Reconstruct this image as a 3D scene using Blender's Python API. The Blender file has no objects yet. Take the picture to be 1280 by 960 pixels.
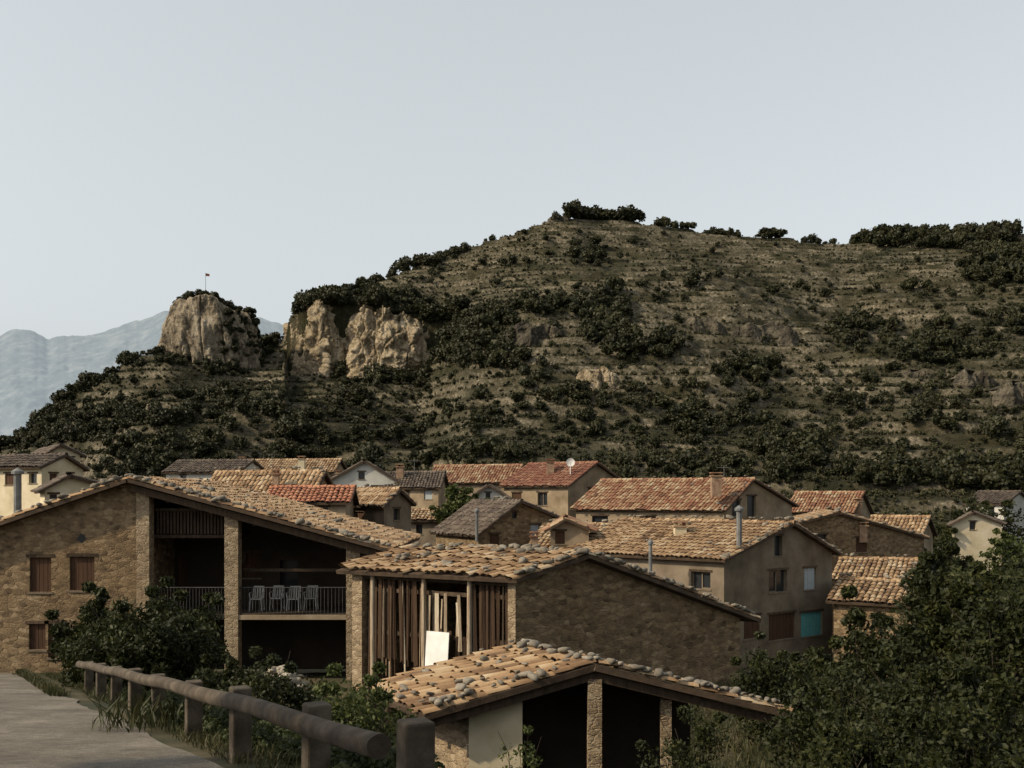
import bpy, math, random, numpy as np, bmesh
random.seed(7); rng=np.random.default_rng(7)
F=1300.; HZ=620.
def P(px,py,Y): return np.array([(px-640)/F*Y, Y, (HZ-py)/F*Y])
def A3(*a): return np.array(a,float)
def unit(v): return v/np.linalg.norm(v)
def sm(x): x=np.clip(x,0,1); return x*x*(3-2*x)
# ---------- numpy noise
def _h(ix,iy,s):
    n=(ix*374761393+iy*668265263+s*98245165)&0xffffffff
    n=((n^(n>>13))*1274126)&0xffffffff
    n=((n^(n>>15))*22695477)&0xffffffff
    return ((n^(n>>16))&0xffff)/65535.
def vn(x,y,s=0):
    x=np.asarray(x,float); y=np.asarray(y,float)
    fx=np.floor(x); fy=np.floor(y); ix=fx.astype(np.int64); iy=fy.astype(np.int64)
    u=x-fx; v=y-fy; u=u*u*(3-2*u); v=v*v*(3-2*v)
    return (_h(ix,iy,s)*(1-u)+_h(ix+1,iy,s)*u)*(1-v)+(_h(ix,iy+1,s)*(1-u)+_h(ix+1,iy+1,s)*u)*v
def fbm(x,y,o=4,s=0):
    r=0;a=.5;t=0
    for i in range(o):
        r=r+a*vn(x*2**i+13.7*i,y*2**i-7.1*i,s+i); t+=a; a*=.5
    return r/t*2-1
# ---------- mesh helpers
def finish(ob,parent):
    bpy.context.scene.collection.objects.link(ob)
    if parent is not None: ob.parent=parent
    return ob
def empty(name):
    e=bpy.data.objects.new(name,None); e.empty_display_size=.5
    bpy.context.scene.collection.objects.link(e); return e
def mesh_np(name,V,Q,mats,parent=None,rnd=None,smooth=False,attrs=None):
    V=np.asarray(V,np.float32); Q=np.asarray(Q,np.int32); k=Q.shape[1]
    me=bpy.data.meshes.new(name)
    me.vertices.add(len(V)); me.vertices.foreach_set('co',V.ravel())
    me.loops.add(Q.size); me.loops.foreach_set('vertex_index',Q.ravel())
    me.polygons.add(len(Q)); me.polygons.foreach_set('loop_start',np.arange(len(Q),dtype=np.int32)*k)
    if smooth: me.polygons.foreach_set('use_smooth',np.ones(len(Q),bool))
    me.update(calc_edges=True)
    for m in (mats if isinstance(mats,list) else [mats]): me.materials.append(m)
    if rnd is not None:
        a=me.attributes.new('rnd','FLOAT','FACE'); a.data.foreach_set('value',np.asarray(rnd,np.float32))
    if attrs:
        for n,v in attrs.items():
            a=me.attributes.new(n,'FLOAT','POINT'); a.data.foreach_set('value',np.asarray(v,np.float32).ravel())
    return finish(bpy.data.objects.new(name,me),parent)
def grid_faces(nr,nc):
    i=np.arange(nr-1)[:,None]*nc+np.arange(nc-1)[None,:]
    return np.stack([i,i+1,i+nc+1,i+nc],-1).reshape(-1,4)
class MB:
    def __init__(s): s.v=[];s.f=[];s.r=[]
    def poly(s,pts,r=None):
        n=len(s.v); s.v+= [tuple(p) for p in pts]; s.f.append(tuple(range(n,n+len(pts)))); s.r.append(random.random() if r is None else r)
    def box(s,o,a,b,c,r=None):
        if r is None:r=random.random()
        o=np.array(o,float);a=np.array(a,float);b=np.array(b,float);c=np.array(c,float); n=len(s.v)
        for p in (o,o+a,o+a+b,o+b,o+c,o+a+c,o+a+b+c,o+b+c): s.v.append(tuple(p))
        for f in ((0,3,2,1),(4,5,6,7),(0,1,5,4),(1,2,6,5),(2,3,7,6),(3,0,4,7)):
            s.f.append(tuple(n+i for i in f)); s.r.append(r)
    def cbox(s,c,sx,sy,sz,r=None): s.box((c[0]-sx/2,c[1]-sy/2,c[2]),(sx,0,0),(0,sy,0),(0,0,sz),r)
    def cyl(s,p0,p1,r0,r1,n=8,r=None,cap=True):
        if r is None:r=random.random()
        p0=np.array(p0,float);p1=np.array(p1,float);d=unit(p1-p0)
        u=unit(np.cross(d,(0,0,1) if abs(d[2])<.9 else (1,0,0)));w=np.cross(d,u);b=len(s.v)
        for p,rr in ((p0,r0),(p1,r1)):
            for i in range(n):
                t=2*math.pi*i/n; s.v.append(tuple(p+rr*(math.cos(t)*u+math.sin(t)*w)))
        for i in range(n):
            j=(i+1)%n; s.f.append((b+i,b+j,b+n+j,b+n+i)); s.r.append(r)
        if cap:
            s.f.append(tuple(b+i for i in range(n))); s.r.append(r)
            s.f.append(tuple(b+n+i for i in range(n))); s.r.append(r)
    def done(s,name,mat,parent=None,smooth=False):
        if not s.f: return None
        me=bpy.data.meshes.new(name); me.from_pydata(s.v,[],s.f); me.materials.append(mat)
        a=me.attributes.new('rnd','FLOAT','FACE'); a.data.foreach_set('value',s.r)
        if smooth: me.polygons.foreach_set('use_smooth',[True]*len(s.f))
        return finish(bpy.data.objects.new(name,me),parent)
# ---------- materials
KA=.8
def base_mat(name,rough=.9):
    m=bpy.data.materials.new(name); m.use_nodes=True; nt=m.node_tree; b=nt.nodes['Principled BSDF']
    b.inputs['Roughness'].default_value=rough; b.inputs['Specular IOR Level'].default_value=.2
    return m,nt,b
def nd(nt,t,**kw):
    n=nt.nodes.new(t)
    for k,v in kw.items():
        if k in n.inputs: n.inputs[k].default_value=v
        else: setattr(n,k,v)
    return n
def mth(nt,op,a,b=None,clamp=False):
    n=nt.nodes.new('ShaderNodeMath'); n.operation=op; n.use_clamp=clamp
    for i,x in enumerate((a,b)):
        if x is None: continue
        if isinstance(x,(int,float)): n.inputs[i].default_value=x
        else: nt.links.new(x,n.inputs[i])
    return n.outputs[0]
def mixc(nt,f,a,b,bt='MIX'):
    n=nt.nodes.new('ShaderNodeMix'); n.data_type='RGBA'; n.blend_type=bt
    for i,x in ((0,f),(6,a),(7,b)):
        if isinstance(x,(int,float)): n.inputs[i].default_value=x
        elif isinstance(x,tuple): n.inputs[i].default_value=(*x,1)
        else: nt.links.new(x,n.inputs[i])
    return n.outputs[2]
def ramp(nt,val,stops,k=None):
    k=KA if k is None else k
    r=nt.nodes.new('ShaderNodeValToRGB'); cr=r.color_ramp
    while len(cr.elements)<len(stops): cr.elements.new(.5)
    for e,(p,c) in zip(cr.elements,stops): e.position=p; e.color=(c[0]*k,c[1]*k,c[2]*k,1)
    nt.links.new(val,r.inputs[0]); return r.outputs[0]
def coords(nt,vec=(1,1,1)):
    g=nt.nodes.new('ShaderNodeNewGeometry'); mp=nt.nodes.new('ShaderNodeMapping')
    mp.inputs['Scale'].default_value=vec; nt.links.new(g.outputs['Position'],mp.inputs['Vector']); return mp.outputs[0]
def noise(nt,vec,scale,detail=5,rough=.6,norm=True):
    n=nd(nt,'ShaderNodeTexNoise',Scale=scale,Detail=detail,Roughness=rough); nt.links.new(vec,n.inputs['Vector'])
    if not norm: return n.outputs[0]
    m=nd(nt,'ShaderNodeMapRange'); m.inputs[1].default_value=.3; m.inputs[2].default_value=.7
    nt.links.new(n.outputs[0],m.inputs[0]); return m.outputs[0]
def attr(nt,n):
    a=nt.nodes.new('ShaderNodeAttribute'); a.attribute_name=n; return a.outputs['Fac']
def bump(nt,b,h,strength,dist):
    bn=nd(nt,'ShaderNodeBump',Strength=strength,Distance=dist); nt.links.new(h,bn.inputs['Height']); nt.links.new(bn.outputs[0],b.inputs['Normal'])
def M(name,stops,scale=3,vec=(1,1,1),k=0.,bmp=.4,bs=20,bd=.02,rough=.9,ka=None):
    m,nt,b=base_mat(name,rough); c=coords(nt,vec); v=noise(nt,c,scale)
    if k>0: v=mth(nt,'ADD',mth(nt,'MULTIPLY',v,1-k),mth(nt,'MULTIPLY',attr(nt,'rnd'),k))
    nt.links.new(ramp(nt,v,stops,ka),b.inputs['Base Color'])
    if bmp: bump(nt,b,noise(nt,c,bs,4,.6,False),bmp,bd)
    return m
def stone_mat(name,stops,mortar,scale=2.6,ms=.05):
    m,nt,b=base_mat(name,.95); c=coords(nt,(1,1,1.8))
    nn=nd(nt,'ShaderNodeTexNoise',Scale=3.2,Detail=4.); nt.links.new(c,nn.inputs['Vector'])
    dv=nt.nodes.new('ShaderNodeVectorMath'); dv.operation='MULTIPLY_ADD'; nt.links.new(nn.outputs['Color'],dv.inputs[0]); dv.inputs[1].default_value=(.3,.3,.3); nt.links.new(c,dv.inputs[2])
    v=nd(nt,'ShaderNodeTexVoronoi',Scale=scale); nt.links.new(dv.outputs[0],v.inputs['Vector'])
    e=nd(nt,'ShaderNodeTexVoronoi',Scale=scale,feature='DISTANCE_TO_EDGE'); nt.links.new(dv.outputs[0],e.inputs['Vector'])
    sx=nt.nodes.new('ShaderNodeSeparateColor'); nt.links.new(v.outputs['Color'],sx.inputs[0])
    val=mth(nt,'ADD',mth(nt,'MULTIPLY',sx.outputs[0],.55),mth(nt,'MULTIPLY',noise(nt,c,4.),.45))
    col=ramp(nt,val,stops)
    edge=nd(nt,'ShaderNodeMapRange'); edge.inputs[1].default_value=.0; edge.inputs[2].default_value=ms*2; nt.links.new(e.outputs['Distance'],edge.inputs[0])
    cover=mth(nt,'MULTIPLY',mth(nt,'SUBTRACT',noise(nt,c,1.3,6,.7),.35),1.2,True)
    keep=mth(nt,'MULTIPLY',edge.outputs[0],mth(nt,'SUBTRACT',1.0,mth(nt,'MULTIPLY',cover,.6)),True)
    col=mixc(nt,keep,tuple(x*KA for x in mortar),col)
    big=noise(nt,coords(nt,(1,1,.5)),.6,5)
    col=mixc(nt,mth(nt,'MULTIPLY',big,.42),col,(.45,.36,.25),'MULTIPLY')
    nt.links.new(col,b.inputs['Base Color'])
    h=mth(nt,'ADD',keep,mth(nt,'MULTIPLY',noise(nt,c,14.),.6)); bump(nt,b,h,.6,.045)
    return m
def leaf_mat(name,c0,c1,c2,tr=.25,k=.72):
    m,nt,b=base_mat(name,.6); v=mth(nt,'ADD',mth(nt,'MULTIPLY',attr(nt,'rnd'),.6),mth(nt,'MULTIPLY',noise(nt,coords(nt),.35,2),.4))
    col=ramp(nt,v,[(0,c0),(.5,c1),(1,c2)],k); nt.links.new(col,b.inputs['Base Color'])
    t=nt.nodes.new('ShaderNodeBsdfTranslucent'); nt.links.new(col,t.inputs[0]); ms=nt.nodes.new('ShaderNodeMixShader'); ms.inputs[0].default_value=tr
    nt.links.new(b.outputs[0],ms.inputs[1]); nt.links.new(t.outputs[0],ms.inputs[2]); nt.links.new(ms.outputs[0],nt.nodes['Material Output'].inputs[0]); return m
m_stone=stone_mat('rubble_stone',[(.12,(.08,.054,.032)),(.4,(.18,.125,.072)),(.65,(.28,.2,.115)),(.95,(.41,.32,.205))],(.21,.152,.09),3.7,.045)
m_stone2=stone_mat('pillar_stone',[(.2,(.18,.135,.085)),(.5,(.31,.235,.148)),(.9,(.48,.39,.265))],(.33,.255,.17),4.4)
m_plast=M('grey_render',[(0,(.10,.078,.054)),(.5,(.17,.133,.092)),(1,(.23,.186,.134))],.8,bs=30)
m_shade=M('shade_darkened_render',[(0,(.03,.022,.015)),(1,(.065,.049,.034))],.8,bs=30)  # porch and shed interior shade put into the render colour
m_plast2=M('tan_render',[(0,(.16,.12,.076)),(.5,(.25,.19,.122)),(1,(.34,.27,.185))],.8,bs=30)
m_cream=M('cream_render',[(0,(.42,.35,.22)),(.5,(.55,.47,.32)),(1,(.64,.56,.42))],.8,bs=30)
m_white=M('white_render',[(0,(.36,.35,.31)),(1,(.54,.53,.48))],.8,bs=30)
def tmat(n,st): return M(n,st,1.1,k=.55,bmp=.5,bs=14,bd=.02)
m_old=tmat('old_tiles',[(.08,(.09,.055,.033)),(.3,(.2,.123,.067)),(.5,(.31,.2,.11)),(.7,(.38,.268,.158)),(.95,(.48,.39,.27))])
m_mix=tmat('mixed_tiles',[(.1,(.10,.055,.035)),(.33,(.21,.095,.055)),(.5,(.25,.14,.082)),(.7,(.32,.22,.13)),(.95,(.38,.32,.22))])
m_red=tmat('red_tiles',[(.1,(.11,.05,.036)),(.4,(.19,.08,.052)),(.7,(.24,.12,.075)),(.95,(.31,.2,.13))])
m_org=tmat('orange_tiles',[(.1,(.22,.09,.055)),(.5,(.36,.145,.08)),(.95,(.44,.24,.14))])
m_dark=tmat('dark_tiles',[(.1,(.045,.036,.03)),(.5,(.1,.077,.06)),(.95,(.17,.138,.105))])
m_slab=M('roof_bed',[(0,(.04,.028,.019)),(1,(.10,.068,.044))],3)
m_rock=M('roof_stone',[(0,(.08,.067,.05)),(.5,(.17,.147,.115)),(1,(.31,.275,.22))],4,k=.5,bs=18)
m_wood=M('weathered_wood',[(0,(.025,.017,.01)),(.5,(.06,.04,.025)),(1,(.12,.085,.055))],3,(4,4,.6),k=.4,bs=10)
m_plank=M('grey_planks',[(0,(.03,.017,.01)),(.35,(.085,.05,.028)),(.7,(.27,.2,.13)),(1,(.62,.54,.41))],3,(5,5,.5),k=.75,bs=10)
m_rail=M('fence_timber',[(0,(.03,.023,.016)),(.5,(.065,.051,.036)),(1,(.125,.102,.075))],5,(1,1,1),k=.2,bs=25,ka=.85)
m_shut=M('brown_shutter',[(0,(.045,.024,.014)),(1,(.10,.053,.03))],4,(6,6,.7),k=.3)
m_glass,_,bb=base_mat('window_glass',.15); bb.inputs['Base Color'].default_value=(.02,.022,.024,1); bb.inputs['Specular IOR Level'].default_value=.5
m_blue=M('turquoise_shutter',[(0,(.10,.33,.33)),(1,(.16,.45,.44))],3,(1,1,8))
m_lite=M('pale_shutter',[(0,(.3,.33,.34)),(1,(.42,.45,.46))],3,(1,1,8))
m_frame=M('window_frame',[(0,(.12,.09,.06)),(1,(.2,.16,.11))],4)
m_wpl=M('white_plastic',[(0,(.5,.49,.46)),(1,(.68,.67,.64))],2,bmp=0,ka=1)
m_chair=M('shade_greyed_plastic',[(0,(.3,.29,.27)),(1,(.42,.41,.38))],2,bmp=0,ka=1)  # white chairs greyed in colour to imitate the porch shade
m_metal=M('metal_flue',[(0,(.10,.10,.10)),(1,(.2,.2,.19))],3,bmp=0,rough=.5)
m_iron=M('dark_iron',[(0,(.03,.03,.03)),(1,(.08,.08,.078))],3,bmp=0,rough=.6)
m_brick=M('chimney_brick',[(0,(.16,.09,.06)),(.5,(.26,.17,.11)),(1,(.36,.27,.18))],3)
m_bark=M('bark',[(0,(.02,.016,.012)),(1,(.06,.047,.034))],5,(3,3,1),bs=12)
m_leaf=leaf_mat('dark_leaves',(.015,.019,.005),(.034,.04,.011),(.078,.082,.022))
m_leaf2=leaf_mat('light_leaves',(.034,.046,.012),(.07,.088,.023),(.125,.14,.04))
m_hleaf=leaf_mat('holm_oak_leaves',(.016,.018,.007),(.037,.038,.015),(.075,.073,.03),.12,.78)
m_grass=leaf_mat('grass_blades',(.028,.034,.01),(.055,.058,.02),(.13,.108,.048))
def rock_mat(name,st):
    m,nt,b=base_mat(name,.95); c=coords(nt,(1,1,.45)); c2=coords(nt,(.5,.5,2.2))
    v=mth(nt,'ADD',mth(nt,'MULTIPLY',noise(nt,c,.4,10,.75),.65),mth(nt,'MULTIPLY',noise(nt,c2,.4,8,.75),.35))
    nt.links.new(ramp(nt,v,st),b.inputs['Base Color']); bump(nt,b,noise(nt,coords(nt,(1,1,.8)),1.2,10,.78,False),1.,1.4); return m
m_cliff=rock_mat('ochre_cliff',[(.15,(.055,.043,.028)),(.33,(.2,.155,.095)),(.5,(.43,.34,.215)),(.8,(.64,.54,.39))])
m_cliff2=rock_mat('grey_cliff',[(.2,(.03,.027,.02)),(.44,(.08,.069,.05)),(.62,(.18,.153,.108)),(.9,(.32,.28,.21))])
m_hill,nt,b=base_mat('hillside_scrub',.95)
c=coords(nt)
g1=ramp(nt,noise(nt,c,.04,7,.7),[(.15,(.018,.022,.008)),(.45,(.04,.04,.016)),(.72,(.07,.057,.026)),(1,(.115,.082,.038))],.72)
g2=ramp(nt,noise(nt,coords(nt,(1,1,2)),.6,8,.75),[(.2,(.011,.014,.005)),(.5,(.034,.034,.014)),(.75,(.072,.06,.029)),(.97,(.15,.118,.066))],.72)
g=mixc(nt,.62,g1,g2)
rk=mth(nt,'MULTIPLY',attr(nt,'rock'),mth(nt,'MULTIPLY',noise(nt,coords(nt,(.35,.35,1)),.6,7,.75),1.25),True)
g=mixc(nt,rk,g,ramp(nt,noise(nt,c,1.3,5,.7),[(.15,(.09,.075,.047)),(.5,(.22,.185,.125)),(.9,(.42,.365,.27))],.8))
nt.links.new(g,b.inputs['Base Color']); bump(nt,b,noise(nt,c,1.1,7,.75,False),1.,1.1)
m_ground=M('earth_and_grass',[(.1,(.022,.026,.011)),(.5,(.05,.046,.022)),(.9,(.11,.083,.048))],.5,bs=8,bd=.05)
m_road,nt,b=base_mat('worn_asphalt',.9)
c=coords(nt); v=mth(nt,'ADD',mth(nt,'ADD',mth(nt,'MULTIPLY',noise(nt,c,.7,7,.75),.45),mth(nt,'MULTIPLY',noise(nt,c,9.,4,.7),.2)),mth(nt,'MULTIPLY',noise(nt,c,55.,3,.7),.35))
nt.links.new(ramp(nt,v,[(.15,(.05,.043,.033)),(.5,(.14,.122,.097)),(.85,(.3,.27,.225))]),b.inputs['Base Color']); bump(nt,b,noise(nt,c,60.,3,.6,False),.8,.015)

# ---------- terrain
def XF(Y): return -1.49-.52*(Y-7.3)
def G(X,Y):
    X=np.asarray(X,float);Y=np.asarray(Y,float)
    r=-1.08-.14*np.clip(Y,-25,38)
    yard=np.interp(Y,[0,15,36,50,70,100,128,150],[-6.2,-6.3,-6.3,-8.4,-8.8,-8,-6,-20])
    yard=yard-1.3*sm((X-6)/10)*sm((60-Y)/20+1)
    r=r*(1-sm((Y-36)/12))+yard*sm((Y-36)/12)
    w=sm((X-XF(Y)-.45)/5.2)
    z=r*(1-w)+yard*w+ (fbm(X/2.5,Y/2.5,4,3)*.22)*np.clip(w*4,0,1)
    return z
xs=np.concatenate([np.linspace(-5000,-130,14),np.arange(-120,-30,2.5),np.arange(-30,30,.35),np.arange(30,121,2.5),np.linspace(140,5000,14)])
ys=np.concatenate([np.linspace(-3000,-30,8),np.arange(-20,0,1.),np.arange(0,45,.35),np.arange(45,150,2.),np.linspace(160,6000,16)])
Xg,Yg=np.meshgrid(xs,ys); Zg=G(Xg,Yg)
mesh_np('ground',np.stack([Xg,Yg,Zg],-1).reshape(-1,3),grid_faces(len(ys),len(xs)),m_ground,smooth=True)
ys=np.arange(-12,35.2,.3); ds=np.linspace(0,1,24); Yg,Dg=np.meshgrid(ys,ds,indexing='ij')
edge=.12+.03*np.clip(Yg-8,0,30)+.16*fbm(Yg*.9,Yg*0,4,5)
Xg=XF(Yg)-edge-Dg*(7.5+.2*np.clip(Yg,0,99)); Zg=-1.08-.14*np.clip(Yg,-25,38)+.02+.05*np.sin(Dg*3.1)
mesh_np('road',np.stack([Xg,Yg,Zg],-1).reshape(-1,3),grid_faces(len(ys),24),m_road,smooth=True)
# hill
US=np.arange(-300,1640,2.0); nc=len(US); NR=800; Y0=122.
rp=np.array([(-400,640),(-100,600),(0,562),(40,535),(80,500),(120,474),(160,450),(190,438),(205,434),(330,430),(352,424),(366,396),(385,380),(450,362),(500,340),(560,318),(620,297),(680,278),(720,271),(790,275),(850,284),(900,290),(960,296),(1050,303),(1100,299),(1200,292),(1280,290),(1500,270),(1700,330)],float)
yr=np.array([(-300,215),(0,250),(205,290),(380,330),(560,380),(745,420),(1280,420),(1700,430)],float)
ridge=np.interp(US,rp[:,0],rp[:,1]); YR=np.interp(US,yr[:,0],yr[:,1])
S=np.linspace(0,1,NR)[:,None]; U=np.broadcast_to(US,(NR,nc)); Y=Y0+(YR-Y0)*S; X=(U-640)/F*Y
z0=-7.5; ZR=(HZ-ridge)/F*YR
ex=1.22
Z=z0+(ZR-z0)*S**ex
YC=np.interp(US,[350,365,400,440,480,520,560],[318,303,298,301,298,300,300]); PT=np.interp(US,[360,400,440,520,560],[392,376,374,390,398])
zf=(HZ-462)/F*YC; zt=(HZ-PT)/F*(YC+2)
Zc=np.where(Y<YC, z0+(zf-z0)*(np.clip((Y-Y0)/(YC-Y0),0,1))**ex, zt+(ZR-zt)*np.clip((Y-YC)/(YR-YC),0,1))
wc=sm((US-354)/10)*sm((590-US)/70)
Z=Z*(1-wc)+Zc*wc
env=np.sin(np.pi*np.clip(S,0,1))**.7
Z=Z+env*(fbm(X/55,Y/55,4,11)*7+fbm(X/14,Y/14,3,12)*1.)+ (1-env)*fbm(X/10,Y/10,3,13)*.8*S
st=2.9; q=Z/st+.7*fbm(X/60,Y/60,3,21)+.10*fbm(X/9,Y/9,2,22); fl=np.floor(q); f=q-fl
hf=np.where(f<.8,.10*f/.8,.10+.90*(f-.8)/.2)
amp=np.clip(.85+.8*fbm(X/35,Y/35,3,31),.2,1)
ZT=Z+amp*st*(hf-f)
rock=np.clip((f>.80)*amp*(.8+1.7*fbm(X/7,fl*3.7,3,41)),0,1)+np.clip(fbm(X/22,Y/22,4,51)*2.4-1.,0,.45)
Zb=[ZT]; Yb=[Y]; Rb=[rock]
for k in range(1,8):
    Yk=YR+k*18.; Zb.append((ZR-k*k*1.6-k*2)[None]); Yb.append(Yk[None]); Rb.append(0*ZR[None])
ZA=np.concatenate(Zb);YA=np.concatenate(Yb);RA=np.concatenate(Rb);XA=(US-640)/F*YA
mesh_np('hill',np.stack([XA,YA,ZA],-1).reshape(-1,3),grid_faces(len(ZA),nc),m_hill,smooth=False,attrs={'rock':np.clip(RA,0,1)})
PYg=HZ-F*ZT/Y; PYm=np.minimum.accumulate(PYg,axis=0)
def on_hill(u,py):
    c=int(np.clip(round((u-US[0])/2),0,nc-1)); col=PYm[:,c]
    r=int(np.searchsorted(-col,-py)); r=min(r,NR-1)
    return A3(X[r,c],Y[r,c],ZT[r,c])
def crack(a,b,s,w=.05): return np.exp(-np.abs(fbm(a,b,3,s))/w)
def blocks(a,b,s):
    return np.round((fbm(a,b,2,s)+.25*fbm(a*3,b*3,2,s+9))*4)/4
def rockface(name,path,mat,z_lo,z_hi,amp=2.2,seed=0,nu=160,nv=60,parent=None,lean=.12,bk=9):
    path=[np.array(p,float) for p in path]; d=[0]
    for a,b_ in zip(path,path[1:]): d.append(d[-1]+np.linalg.norm(b_-a))
    d=np.array(d); t=np.linspace(0,d[-1],nu); pxs=np.interp(t,d,[p[0] for p in path]); pys=np.interp(t,d,[p[1] for p in path])
    tx=np.gradient(pxs);ty=np.gradient(pys);l=np.hypot(tx,ty); nx,ny=ty/l,-tx/l
    nx=np.convolve(np.pad(nx,8,'edge'),np.ones(17)/17,'valid'); ny=np.convolve(np.pad(ny,8,'edge'),np.ones(17)/17,'valid')
    lo=np.interp(t/d[-1],*z_lo); hi=np.interp(t/d[-1],*z_hi)
    hi=hi+(hi-lo)*.05*np.round(fbm(t/4,t*0,3,seed+5)*3)/1.5
    v=np.linspace(0,1,nv)[:,None]; T=np.broadcast_to(t,(nv,nu))
    zz=lo+(hi-lo)*np.minimum(v*1.25,1); back=np.clip((v-.8)/.2,0,1)
    n1=1-2*np.abs(fbm(T/7,zz/14,4,seed)); n2=fbm(T/2.,zz/3.4,5,seed+1); n3=fbm(T/14,zz/9,2,seed+2)
    endf=np.minimum(1,np.minimum(T,d[-1]-T)/3)
    off=amp*(n1*.45+n2*.85+n3*1.0+.7*blocks(T/4,zz/5,seed+4)-.5*crack(T/4,zz/12,seed+7,.035))-lean*(zz-lo)+1.8 - back*bk -(1-endf)*5
    zz=zz+back*1.2*n2
    return mesh_np(name,np.stack([pxs+nx*off,pys+ny*off,zz],-1).reshape(-1,3),grid_faces(nv,nu),mat,parent)
def W(u,Yv): return ((u-640)/F*Yv,Yv)
rockface('limestone_cliff',[W(350,334),W(356,316),W(368,304),W(400,295),W(432,300),W(446,294),W(480,293),W(522,297),W(545,303)],m_cliff,
    ([0,1],[33,33]),([0,.12,.22,.35,.45,.8,1],[46,49,52,56,57,53.5,48]),2.4,3,420,150,lean=.17)
for (u0,u1,p0,p1,sd,mt) in [(630,712,428,402,11,m_cliff2),(845,905,414,394,12,m_cliff2),(905,1000,424,402,13,m_cliff2),(716,772,484,459,14,m_cliff),(1185,1245,492,462,15,m_cliff2),(1238,1310,512,474,16,m_cliff2),(1120,1165,474,460,19,m_cliff2),(684,714,278,268,21,m_cliff2)]:
    a=on_hill(u0,p0);m=on_hill((u0+u1)/2,p0);c_=on_hill(u1,p0); Ym=min(a[1],m[1],c_[1])+3
    zl=(HZ-p0)/F*Ym-3; zh=(HZ-p1)/F*Ym
    rockface('rock_outcrop',[W(u0,Ym+5),W(u0+(u1-u0)*.15,Ym+1),W(u0+(u1-u0)*.4,Ym-1.),W(u0+(u1-u0)*.6,Ym+1.),W(u0+(u1-u0)*.85,Ym),W(u1,Ym+5)],mt,([0,1],[zl,zl]),([0,.15,.3,.45,.6,.8,1],[zl+(zh-zl)*.4,zh-2.,zh,zh-1.6,zh,zh-2.2,zl+(zh-zl)*.3]),1.2,sd,180,70,lean=.35,bk=5)
# castle rock
cr=empty('castle_rock'); Yc=292.; cx,cy=W(263,Yc); zb=(HZ-446)/F*Yc; nth,nvv=420,170
th=np.linspace(0,2*np.pi,nth)[None,:]; v=np.linspace(0,1,nvv)[:,None]
side=np.minimum(v/.75,1); capf=np.clip((v-.75)/.25,0,1)
cxn,syn=np.cos(th)*3,np.sin(th)*3
rad=1.06+.18*fbm(cxn*.8+side*.6,syn*.8+side*1.2,3,61)+.09*fbm(cxn*3+side*3,syn*3-side*5,4,63)+.08*blocks(cxn*1.5+side*1.5,syn*1.5+side*3,68)-.10*crack(cxn*1.1+side*.5,syn*1.1+side*.8,65,.035)
rad=rad*(1.04-.10*side-.12*np.clip((side-.7)/.3,0,1)**2)*(1-capf)
Xr=cx+13.2*rad*np.cos(th); Yr_=cy+10.5*rad*np.sin(th)
dxr=Xr-cx
def rtop(dx): return 15.0-3.4*sm((np.abs(dx+1.5)-2)/9)
top=rtop(dxr)+2.4*fbm(Xr/3.5,Yr_/3.5,4,64)
Zr_=zb-7+side*(top+7)+capf*.6
mesh_np('rock_body',np.stack([Xr,Yr_,np.broadcast_to(Zr_,Xr.shape)],-1).reshape(-1,3),grid_faces(nvv,nth),rock_mat('knoll_rock',[(.18,(.035,.03,.022)),(.36,(.12,.098,.068)),(.52,(.34,.28,.195)),(.9,(.58,.5,.38))]),cr)
fp=empty('flagpole'); mb=MB(); q0=P(257,364,Yc); q0[2]-=2; mb.cyl(q0,P(257,341,Yc),.07,.05,6); mb.done('pole',m_metal,fp)
pts=[P(257,341.5,Yc),P(262,342.5,Yc+.3),P(262,345.5,Yc+.3),P(257,345,Yc)]; mb=MB(); mb.poly(pts); mb.done('flag',m_org,fp)

# ---------- bushes (templates)
def cube_sphere():
    bm=bmesh.new(); bmesh.ops.create_cube(bm,size=2); bmesh.ops.subdivide_edges(bm,edges=bm.edges,cuts=1,use_grid_fill=True)
    V=np.array([unit(np.array(v.co)) for v in bm.verts]); Q=np.array([[v.index for v in f.verts] for f in bm.faces]); bm.free(); return V,Q
CS=cube_sphere()
def rquads(C,size,rg,asp=1.):
    n=len(C); a=rg.normal(size=(n,3)); a/=np.linalg.norm(a,axis=1)[:,None]; b_=rg.normal(size=(n,3)); b_=np.cross(a,b_); b_/=np.linalg.norm(b_,axis=1)[:,None]
    s=(size*rg.uniform(.6,1.4,n))[:,None]; a=a*s*asp; b_=b_*s
    V=np.stack([C-a,C-b_,C+a,C+b_],1).reshape(-1,3); return V,np.arange(4*n).reshape(n,4)
def template(seed,nl,ql,lobes=6):
    rg=np.random.default_rng(seed); Vs=[];Qs=[];R=[];o=0
    for i in range(lobes):
        a=rg.uniform(0,6.28); r=rg.uniform(0,.6) if i else 0; c_=A3(r*math.cos(a),r*math.sin(a),rg.uniform(.35,.85)+.25*(1-r)); lr=rg.uniform(.28,.48)
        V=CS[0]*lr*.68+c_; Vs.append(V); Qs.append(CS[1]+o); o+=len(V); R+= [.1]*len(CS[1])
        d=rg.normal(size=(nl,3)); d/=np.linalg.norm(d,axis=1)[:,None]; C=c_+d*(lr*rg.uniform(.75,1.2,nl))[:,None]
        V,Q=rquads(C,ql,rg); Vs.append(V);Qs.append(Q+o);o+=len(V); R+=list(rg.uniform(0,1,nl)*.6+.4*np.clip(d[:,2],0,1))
    return np.concatenate(Vs),np.concatenate(Qs),np.array(R)
T_big=[template(i,75,.10) for i in range(6)]; T_small=[template(20+i,16,.2,3) for i in range(5)]
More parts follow.
